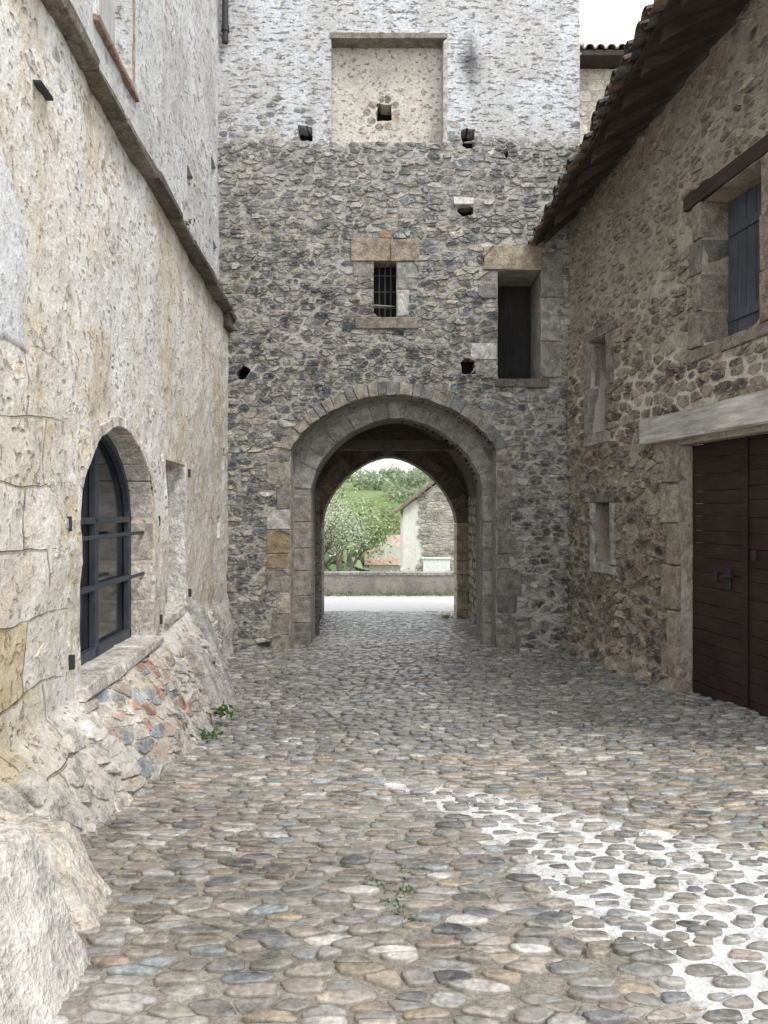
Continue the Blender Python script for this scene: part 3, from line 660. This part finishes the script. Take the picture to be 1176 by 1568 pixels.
# ---------------------------------------------------------------- right house
rh=empty('stone_house')
nr=np.array(Vector((-1,-.15,0)).normalized())
YE=4.5  # house cut short out of view so sun reaches the foreground
def wtop(y): return 5.75+(11-y)*.105
def Mh(a,b):
    nz=.09*fbm(a*.6,b*.6,61)+.03*fbm(a*4,b*4,62)+.016*fbm(a*11,b*11,63)+.12*S((.1-b)/.6)
    return np.stack([4.35-.15*a-nz,a,b],1)
uwin=rpoly(6.62,7.55,3.27,4.72,6); gd=rpoly(5.2,7.98,-.9,2.31,8); wA=rpoly(9.72,10.22,2.66,3.90,5); wB=rpoly(9.62,10.08,.92,1.72,4)
m_blue=mat_wood('blue_grey_shutter',(.08,.088,.108),sc=(14,14,1),var=.25)
m_grey=mat_wood('grey_window_board',(.10,.097,.094),sc=(10,10,1))
sheet('street_wall',YE,11.05,-.9,7.0,.045,Mh,m_house,[(uwin,.3,m_blue),(gd,.18,None),(wA,.25,m_grey),(wB,.25,m_dark)],tuple(-nr),rh,drop=lambda a,b:b>wtop(a)+.05)
fr_=frame_right()
plane('door_backing',[fr_(5.1,-.3,-1),fr_(8.05,-.3,-1),fr_(8.05,-.3,2.4),fr_(5.1,-.3,2.4)],m_dark,rh)
plane('unseen_end_wall',[(3.6,YE,-1),(9,YE,-1),(9,YE,7),(3.6,YE,6.4)],m_house,rh)  # unseen end, placed for the sunlight gap in front of it
plane('rear_wall',[(9,YE,-1),(9,13,-1),(9,13,8),(9,YE,8)],m_house,rh)
KC=Coll(); kr=[]
def kbk(a0,a1,b0,b1,o,c,bev=.014,inn=-.12): 
    kr.append(np.array(rect(a0,a1,b0,b1))); hexa(KC,rect(a0,a1,b0,b1),inn,o+.03,fr_,c,bev,.012)
for (b0,b1,w_) in ((3.27,3.62,.22),(3.63,4.0,.14),(4.01,4.35,.2),(4.36,4.72,.15)): kbk(7.55,7.55+w_,b0,b1,.02,random.choice([(.22,.195,.165),(.17,.155,.135),(.25,.22,.18)]),inn=-.3)
for (b0,b1,w_) in ((3.27,3.7,.2),(3.71,4.2,.14),(4.21,4.72,.2)): kbk(6.62-w_,6.62,b0,b1,.02,random.choice([(.24,.2,.165),(.28,.235,.19)]),inn=-.3)
kbk(6.3,7.75,3.14,3.265,.02,(.22,.19,.155))
zq=-.55
while zq<2.25:
    h=random.uniform(.3,.5); w_=random.choice([.2,.32,.26]); e=min(zq+h-.012,2.36)
    kbk(7.985,7.985+w_,zq,e,.02,random.choice([(.29,.25,.195),(.24,.215,.18),(.33,.29,.235)]),inn=-.18); zq+=h
for (a0,a1,b0,b1,c) in ((10.22,10.42,3.3,3.92,(.25,.23,.205)),(10.22,10.38,2.66,3.28,(.28,.26,.235)),(9.55,9.72,3.25,3.9,(.22,.195,.17)),(9.58,9.72,2.66,3.24,(.19,.17,.15)),(9.6,10.4,2.5,2.655,(.30,.28,.255)),(9.55,10.4,3.905,4.05,(.21,.185,.16)),
    (10.08,10.2,.92,1.72,(.38,.37,.35)),(9.5,9.62,.92,1.72,(.36,.345,.32)),(9.5,10.2,.80,.915,(.36,.35,.32)),(9.5,10.2,1.725,1.84,(.18,.165,.15))): kbk(a0,a1,b0,b1,.000,c)
KC.make('window_and_door_stones',m_block,rh)
C=Coll(); hexa(C,rect(6.4,7.85,4.725,4.88),-.28,.05,fr_,(.1,.08,.06),.01); C.make('window_lintel_beam',m_woodd,rh); kr.append(np.array(rect(6.38,7.87,4.70,4.9)))
C=Coll(); hexa(C,rect(4.6,8.72,2.36,2.66),-.16,.10,fr_,(.5,.48,.44),.025,.02,3); C.make('door_lintel_beam',m_beam,rh); kr.append(np.array(rect(4.6,8.7,2.33,2.66)))
C=Coll()
for k in range(6):
    a=6.66+k*.145; hexa(C,rect(a,a+.138,3.29,4.70),-.28,-.25,fr_,(.1,.1,.1),.004,.001)
for b in (3.5,4.35): hexa(C,rect(6.66,7.50,b,b+.09),-.25,-.23,fr_,(.1,.1,.1),.004,.001)
C.make('blue_shutter',m_blue,rh)
m_maroon=mat_wood('maroon_door_paint',(.034,.021,.019),sc=(1,1,10),rough=.5,var=.35)
C=Coll()
for (a0,a1) in ((5.24,7.04),(7.055,7.96)):
    b=-.46
    while b<2.28:
        h=random.choice([.13,.15,.17]); hexa(C,rect(a0,a1,b,min(b+h-.004,2.30)),-.16,-.125+random.uniform(-.003,.003),fr_,(.1,.1,.1),.003,.001); b+=h
hexa(C,rect(7.02,7.09,-.44,2.3),-.12,-.105,fr_,(.1,.1,.1),.004,0)
C.make('garage_door_boards',m_maroon,rh)
C=Coll(); hexa(C,rect(7.28,7.34,.85,1.05),-.12,-.10,fr_,(.1,.1,.1),.005,0); hexa(C,rect(7.22,7.38,.96,.985),-.1,-.07,fr_,(.1,.1,.1),.005,0); hexa(C,rect(7.5,7.56,.9,1.0),-.12,-.10,fr_,(.1,.1,.1),.005,0); hexa(C,rect(6.9,6.95,1.15,1.25),-.12,-.1,fr_,(.2,.2,.2),.005,0); C.make('door_lock',m_iron,rh)
hp=palette([(.15,.13,.11),(.19,.168,.14),(.235,.20,.16),(.11,.10,.094),(.34,.30,.24)],[4,5,3,2.4,1.4],.7,1.3)
def hcol(P):
    c=hp(P)*tone(P,.8,.6); k=S((P[:,1]-3.4)/1.0)*S((P[:,0]-7.0)/.6)*.5; 
    k=k+.15*(P[:,1]>4.2); k=np.clip(k,0,.7)[:,None]; c=c*(1-k)+np.array([.29,.25,.20])*k
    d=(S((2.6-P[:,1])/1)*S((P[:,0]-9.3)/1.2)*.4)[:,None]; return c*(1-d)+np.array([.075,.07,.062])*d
clipsr=[uwin,gd,wA,wB]+kr
sd=rows(YE,11,-.85,6.9,.205,.092,.16,.26,.12); sd=sd[sd[:,1]<wtop(sd[:,0])]
def shr(P):
    hi=S((P[:,1]-3.4)/.9)*S((P[:,0]-6.6)/.5+S((P[:,1]-4.4)/.5)); keep=(rng.uniform(0,1,len(P))>.35*hi)
    return np.where(keep,.92-.34*rng.uniform(0,1,len(P))**2-.12*hi,.35)
stones('rubble_masonry',sd,(.205,.092),Mh,tuple(nr),m_stone_r,hcol,.003,.042,shrink=shr,clips=clipsr,bounds=(YE,11.03,-.9,9),parent=rh,tilt=.5,rmax=1.1,p=22,NA=18,prof=PR_FLAT,smooth=False,edge=((.37,.325,.265),.65),rj_=.09)
def eave(y): 
    t=(10.75-y)/(10.75-6.67); return Vector((2.20+.27*t,y,5.45+.53*t))
def wl(y): return Vector((4.35-.15*y+.02,y,wtop(y)+.06))
def roofpt(y,s,up=0):
    e=eave(y);w_=wl(y); d=(w_-e); L=d.length; d.normalize(); d=(d+Vector((0,0,.18))*min(1,max(0,(s-L)))).normalized() if s>L else d
    return e+d*s+Vector((0,0,up))
V=[];Q=[]
Y=np.linspace(YE-.2,10.85,40)
for o_ in (0,.05):
    for y in Y:
        for s_ in (0,1.0,2.5,5.5): V.append(tuple(roofpt(y,s_,o_)))
nY=len(Y)
for l_ in range(2):
    for i in range(nY-1):
        for j in range(3):
            b=l_*nY*4; Q.append((b+i*4+j,b+(i+1)*4+j,b+(i+1)*4+j+1,b+i*4+j+1))
for i in range(nY-1): Q.append((i*4,(i+1)*4,nY*4+(i+1)*4,nY*4+i*4))
for e_ in (0,nY-1):
    for j in range(3): Q.append((e_*4+j,e_*4+j+1,nY*4+e_*4+j+1,nY*4+e_*4+j))
mesh_np('roof_boards',V,Q,np.zeros((0,3)),mat_wood('roof_board_wood',(.06,.046,.036),sc=(1,8,1)),parent=rh,smooth=False)
C=Coll(); y=YE
while y<10.8:
    e0=roofpt(y,.06,-.13); w0=roofpt(y,2.2,-.13); hw=.045
    P=[]
    for q in (e0,w0):
        for (dy,dz) in ((-hw,0),(hw,0),(hw,.125),(-hw,.125)): P.append((q.x,q.y+dy,q.z+dz))
    C.add(P,[(0,1,2,3),(7,6,5,4),(0,4,5,1),(1,5,6,2),(2,6,7,3),(3,7,4,0)],(.1,.08,.06)); y+=random.uniform(.42,.5)
C.make('rafters',m_woodd,rh)
C=Coll(); y=YE-.1
while y<10.85:
    for up in (0,1):
        for r_ in range(7):
            s0=-.09+r_*.34+random.uniform(-.07,.05); yy=y+(.1 if up else 0)+random.uniform(-.02,.02)
            R0=.085; R1=.072; vv=[];n_=7
            for (s_,R,zz) in ((s0,R0,.075+(.03 if up else 0)),(s0+.40,R1,.055+(.03 if up else 0))):
                p=roofpt(yy,max(s_,0.001),0); 
                if s_<0: p=p+(eave(yy)-wl(yy)).normalized()*(-s_)
                for th in (1.0,.82):
                    for k in range(n_+1):
                        an=math.pi*k/n_; sg=1 if up else -1
                        vv.append((p.x,p.y+math.cos(an)*R*th,p.z+zz+sg*math.sin(an)*R*th*.8+(0 if up else .03)))
            m_=n_+1; ff=[]
            for k in range(n_):
                ff.append((k,k+1,2*m_+k+1,2*m_+k)); ff.append((m_+k,m_+k+1,3*m_+k+1,3*m_+k)); ff.append((k,k+1,m_+k+1,m_+k))
            C.add(vv,ff,random.choice([(.09,.075,.06),(.13,.095,.075),(.07,.06,.052),(.15,.115,.09),(.09,.085,.075)]))
    y+=.2
C.make('canal_roof_tiles',m_tile,rh)

# ---------------------------------------------------------------- building behind right
bh=empty('rear_stone_house')
def Mb(a,b): return np.stack([a,13.6-.03*fbm(a*2,b*2,3),b],1)
m_beige=mat_plaster('beige_render',(.56,.51,.42),(.51,.47,.39),(.46,.42,.36),(.38,.34,.28))
sheet('wall',2.9,8,-1,9.75,.1,Mb,m_beige,(),(0,1,0),bh)
sd=rows(2.95,7,7,9.7,.3,.15,.03); stones('wall_stones',sd,(.28,.15),Mb,(0,-1,0),m_smear,palette([(.52,.46,.37),(.48,.43,.36),(.56,.51,.43)],[1,1,1]),.002,.015,shrink=.95,parent=bh,rmax=1.1,p=22,smooth=False,prof=PR_FLAT)
C=Coll()
for k in range(30):
    x=2.85+k*.19; R=.09; 
    for (yy0,yy1,z0,z1) in ((13.15,13.6,9.72,9.88),(13.5,14.2,9.86,10.1)):
        vv=[]
        for (yy,zz) in ((yy0,z0),(yy1,z1)):
            for th in (1,.8):
                for q in range(8): an=math.pi*q/7; vv.append((x+math.cos(an)*R*th,yy,zz+math.sin(an)*R*th))
        ff=[]
        for q in range(7): ff+=[(q,q+1,17+q,16+q),(8+q,9+q,25+q,24+q),(q,q+1,9+q,8+q)]
        C.add(vv,ff,random.choice([(.36,.3,.24),(.27,.23,.2),(.42,.35,.28)]))
C.make('roof_tiles',m_tile,bh)
C=Coll(); hexa(C,rect(2.87,8,9.62,9.72),-2,.42,frame_tower(13.6),(.3,.2,.12),.01); C.make('eave_board',m_woodd,bh)
plane('roof_slope',[(2.87,13.2,9.74),(8,13.2,9.74),(8,16.5,10.9),(2.87,16.5,10.9)],m_tile,bh)
plane('side',[(2.9,13.6,-1),(2.9,17,-1),(2.9,17,10.5),(2.9,13.6,9.7)],m_beige,bh)

# ---------------------------------------------------------------- beyond the gate
pw=empty('parapet_wall')
def Mp(a,b): return np.stack([a,24-.02*fbm(a*3,b*3,4),b],1)
m_par=mat_plaster('parapet_render',(.26,.245,.22),(.30,.285,.25),(.22,.205,.185),(.15,.135,.12))
sheet('face',-14,14,-1.25,-.42,.1,Mp,m_par,(),(0,1,0),pw)
C=Coll(); x=-14
while x<14:
    L=random.uniform(.6,1.1); hexa(C,rect(x,x+L-.01,-.42,-.33),-.45,.04,frame_tower(24),random.choice([(.24,.225,.2),(.29,.275,.25),(.21,.2,.18)]),.015,.008); x+=L
C.make('coping',m_block,pw)
plane('rear_face',[(-14,24.4,-4),(14,24.4,-4),(14,24.4,-.4),(-14,24.4,-.4)],m_par,pw)

m_leaf=mat_attr('leaf',.7,.2,.35); m_bark=mat_flat('bark',(.14,.115,.09),.9,.1)
def leafquads(P,size,cols):
    n=len(P); a=rng.normal(size=(n,3)); a/=np.linalg.norm(a,axis=1)[:,None]; b=rng.normal(size=(n,3)); b-= (a*b).sum(1)[:,None]*a; b/=np.linalg.norm(b,axis=1)[:,None]
    s=size*rng.uniform(.6,1.3,(n,1)); a=a*s; b=b*s*.6
    V=np.stack([P-a,P-b*.9,P+a,P+b*.9],1).reshape(-1,3); Q=np.arange(n*4).reshape(-1,4)
    c=np.array(cols)[rng.integers(0,len(cols),n)]*rng.uniform(.7,1.25,(n,1)); return V,Q,np.repeat(c,4,axis=0)
def tree(name,base,height,spread,cols,nleaf,ls,depth=5,trunk=.12,clump=.35):
    root=empty(name); C=Coll(); tips=[]
    def tube(p,q,r0,r1):
        d=(q-p).normalized(); u=d.orthogonal().normalized(); v=d.cross(u); vs=[]
        for (c_,r) in ((p,r0),(q,r1)):
            for k in range(6): an=k*math.pi/3; vs.append(tuple(c_+u*math.cos(an)*r+v*math.sin(an)*r))
        C.add(vs,[(k,(k+1)%6,6+(k+1)%6,6+k) for k in range(6)],(.1,.08,.06))
    def grow(p,d,L,r,lv):
        q=p+d*L*.5; d2=(d+Vector([random.gauss(0,.12) for _ in range(3)])).normalized(); q2=q+d2*L*.5
        tube(p,q,r,r*.85); tube(q,q2,r*.85,r*.65)
        if lv<=2: tips.append(q)
        if lv==0: tips.append(q2); return
        for k in range(random.choice([2,3,3])):
            dd=(d2+Vector((random.gauss(0,.55*spread),random.gauss(0,.55*spread),random.gauss(.12,.3)))).normalized()
            grow(q2,dd,L*random.uniform(.62,.82),r*.62,lv-1)
    grow(Vector(base),Vector((0,0,1)),height*.3,trunk,depth)
    C.make('branches',m_bark,root)
    T=np.array([t_[:] for t_ in tips]); i=rng.integers(0,len(T),nleaf); P=T[i]+rng.normal(size=(nleaf,3))*clump*rng.uniform(.2,1,(nleaf,1))
    V,Q,c=leafquads(P,ls,cols); mesh_np('foliage',V,Q,np.zeros((0,3)),m_leaf,col=c,parent=root,smooth=False)
G1=[(.30,.38,.18),(.36,.43,.22),(.25,.33,.14),(.42,.47,.28)]
BL=[(.62,.64,.55),(.36,.43,.24),(.32,.40,.2),(.72,.72,.66),(.40,.45,.28)]
tree('blossom_tree',(-1.6,27.5,-2.2),4.3,1.1,BL,3200,.05,5,.09,.30)
tree('blossom_tree',(-2.8,29.5,-2.2),5.0,1.1,BL,2600,.05,5,.09,.35)
tree('blossom_shrub',(.0,27,-2.5),2.4,1.2,[(.75,.75,.72),(.8,.8,.77),(.3,.35,.2)],1600,.05,4,.05,.25)
tree('green_tree',(-2.6,42,-4.8),7.4,1,G1,6000,.11,5,.18,.6)
tree('green_tree',(.2,52,-4.8),7.6,1,G1,6000,.12,5,.2,.7)
tree('green_tree',(-5.5,44,-4.8),9,1,G1,5000,.12,5,.2,.7)
tree('green_tree',(5.4,54,-4.8),9.2,1,G1,6000,.12,5,.2,.7)
P=[];n=300
for k in range(n):
    y=rng.uniform(75,290); x=rng.uniform(-.25,.3)*y; r=rng.uniform(2.0,3.6); z=float(G(x,y))+r*.6
    d=rng.normal(size=(110,3)); d/=np.linalg.norm(d,axis=1)[:,None]; d*=rng.uniform(.55,1.05,(110,1))*r*np.array([1,1,.9])*(1+.25*np.sin(d[:,:1]*9+k)); P.append(d+np.array([x,y,z]))
P=np.concatenate(P); V,Q,c=leafquads(P,.7,[(.26,.33,.20),(.30,.37,.22),(.23,.29,.19),(.34,.38,.25),(.29,.29,.22)])  # distance haze painted into the leaf greens
mesh_np('distant_woodland',V,Q,np.zeros((0,3)),m_leaf,col=c,smooth=False)

fh=empty('farmhouse'); m_white=mat_plaster('white_render',(.74,.72,.67),(.77,.75,.71),(.68,.64,.57),(.5,.47,.42),pit=.15)
def prism(name,x0,x1,y0,y1,z0,ze,xr,zr,mat,par):
    v=[(x0,y0,z0),(x1,y0,z0),(x1,y0,ze),(xr,y0,zr),(x0,y0,ze),(x0,y1,z0),(x1,y1,z0),(x1,y1,ze),(xr,y1,zr),(x0,y1,ze)]
    me=bpy.data.meshes.new(name); me.from_pydata(v,[],[(0,1,2,3,4),(9,8,7,6,5),(0,5,6,1),(1,6,7,2),(0,4,9,5)]); me.materials.append(mat)
    o=bpy.data.objects.new(name,me); bpy.context.collection.objects.link(o); o.parent=par
prism('white_gable',.90,4.2,35,41,-5,1.75,2.55,3.0,m_white,fh)
C=Coll(); hexa(C,[(1.85,-5),(4.2,-5),(2.9,2.72),(2.0,2.58)],-.3,.06,frame_tower(35),(.34,.31,.27),0,0)
C.make('stone_bay',m_house,fh)
sd=rows(1.9,3.4,-1.5,2.4,.3,.14,.05,.2); sd=sd[(sd[:,0]<3.9-.3*(sd[:,1]+1))]
stones('stone_bay_masonry',sd,(.3,.14),lambda a,b:np.stack([a,np.full_like(a,34.94),b],1),(0,-1,0),m_stone,palette([(.3,.27,.23),(.38,.35,.3),(.22,.2,.18)],[1,1,1]),.01,.03,parent=fh,rmax=1,p=20,smooth=False)
C=Coll()
for (xa,za,xb,zb) in ((.55,1.52,2.55,3.10),(4.5,1.52,2.55,3.10)):
    hexa(C,[(xa,za),(xb,zb),(xb,zb+.10),(xa,za+.10)],-6.3,.35,frame_tower(35),(.20,.15,.12),.01,0)
C.make('roof',m_tile,fh)
C=Coll()
for k in range(14):
    t_=k/14; hexa(C,rect(.55+t_*2,.55+t_*2+.09,1.62+t_*1.58,1.62+t_*1.58+.07),-6,.37,frame_tower(35),(.22,.17,.14),.02,.01)
C.make('ridge_tiles',m_tile,fh)
C=Coll(); hexa(C,rect(1.62,2.72,-2.5,-.33),-.1,0,frame_tower(31),(.8,.8,.8),.02,0); hexa(C,rect(1.58,2.76,-.34,-.28),-.14,.05,frame_tower(31),(.7,.7,.7),.01,0); C.make('white_gate_panel',mat_flat('white_paint',(.78,.78,.78),.6),None)
ch=empty('red_roof_cottage'); prism('walls',-.9,1.4,46,50,-5,-.9,.25,-.1,m_white,ch)
m_rt=mat_flat('terracotta_roof',(.44,.31,.26),.9,.1,.3,.01,6)
plane('roof_front',[(-1.2,45.5,-1.6),(1.6,45.5,-1.6),(1.6,48,.15),(-1.2,48,.15)],m_rt,ch); plane('roof_rear',[(-1.2,50.5,-1.6),(1.6,50.5,-1.6),(1.6,48,.15),(-1.2,48,.15)],m_rt,ch)

def weed(name,pts,n,size,cols):
    P=np.array(pts)[rng.integers(0,len(pts),n)]+rng.normal(size=(n,3))*size*np.array([1,1,.6])
    if len(pts)==1: P[:,2]=np.abs(P[:,2]-pts[0][2])+pts[0][2]
    V,Q,c=leafquads(P,size*.45,cols); mesh_np(name,V,Q,np.zeros((0,3)),m_leaf,col=c,smooth=False)
GR=[(.06,.12,.03),(.09,.17,.04),(.11,.19,.06)]
weed('weed_plant',[(-1.40,6.6,-.18)],70,.06,GR); weed('weed_plant',[(-1.42,6.1,-.22)],50,.045,GR)
weed('weed_plant',[(-2.02,7.6,4.5)],50,.05,[(.15,.18,.08),(.1,.14,.05)])
gx=[(0.03+random.gauss(0,.03),y,float(Gc(.03,y))+.015) for y in np.linspace(2.9,3.4,8)]
weed('moss_tuft',gx,140,.022,GR)
gx=[(x,23.85,-1.02) for x in np.linspace(-3,3,20)]; weed('verge_grass',gx,900,.09,[(.12,.17,.05),(.2,.24,.09),(.3,.28,.15)])
weed('weed_plant',[(1.15,14.0,-.38)],80,.05,[(.3,.28,.12),(.2,.24,.08)])

# ---------------------------------------------------------------- light
el,rot=math.radians(54),math.radians(136)
w=bpy.data.worlds.new('World'); bpy.context.scene.world=w; w.use_nodes=True; nt=w.node_tree
bg=nt.nodes['Background']; sky=nt.nodes.new('ShaderNodeTexSky'); sky.sky_type='NISHITA'; sky.sun_disc=False; sky.sun_elevation=el; sky.sun_rotation=rot; sky.air_density=1.2; sky.dust_density=2
tc=nt.nodes.new('ShaderNodeTexCoord'); no=nt.nodes.new('ShaderNodeTexNoise'); no.inputs['Scale'].default_value=2.2; no.inputs['Detail'].default_value=6
mp=nt.nodes.new('ShaderNodeMapping'); mp.inputs['Scale'].default_value=(1,1,2.2); nt.links.new(tc.outputs['Generated'],mp.inputs[0]); nt.links.new(mp.outputs[0],no.inputs['Vector'])
mr=nt.nodes.new('ShaderNodeMapRange'); mr.inputs[1].default_value=.38; mr.inputs[2].default_value=.56; mr.inputs[3].default_value=.15; mr.inputs[4].default_value=.97; nt.links.new(no.outputs['Fac'],mr.inputs[0])
mx=nt.nodes.new('ShaderNodeMix'); mx.data_type='RGBA'; nt.links.new(mr.outputs[0],mx.inputs[0]); nt.links.new(sky.outputs[0],mx.inputs[6]); mx.inputs[7].default_value=(18.6,18.9,19.4,1)
nt.links.new(mx.outputs[2],bg.inputs['Color']); bg.inputs['Strength'].default_value=.15
sl=bpy.data.lights.new('sun','SUN'); sl.energy=1.8; sl.angle=math.radians(14); sl.color=(1,.97,.93)
so=bpy.data.objects.new('sun',sl); bpy.context.collection.objects.link(so)
d=Vector((math.sin(rot)*math.cos(el),math.cos(rot)*math.cos(el),math.sin(el))); so.rotation_euler=(-d).to_track_quat('-Z','Y').to_euler()
cam=bpy.data.cameras.new('camera'); co=bpy.data.objects.new('camera',cam); bpy.context.collection.objects.link(co)
co.location=(0,0,1.6); co.rotation_euler=(math.radians(90),0,0); cam.sensor_fit='VERTICAL'; cam.sensor_height=36; cam.lens=26.4; cam.clip_end=2000; cam.clip_start=.05
bpy.context.scene.camera=co
sc=bpy.context.scene; sc.view_settings.view_transform='Standard'; sc.view_settings.look='None'; sc.view_settings.exposure=0
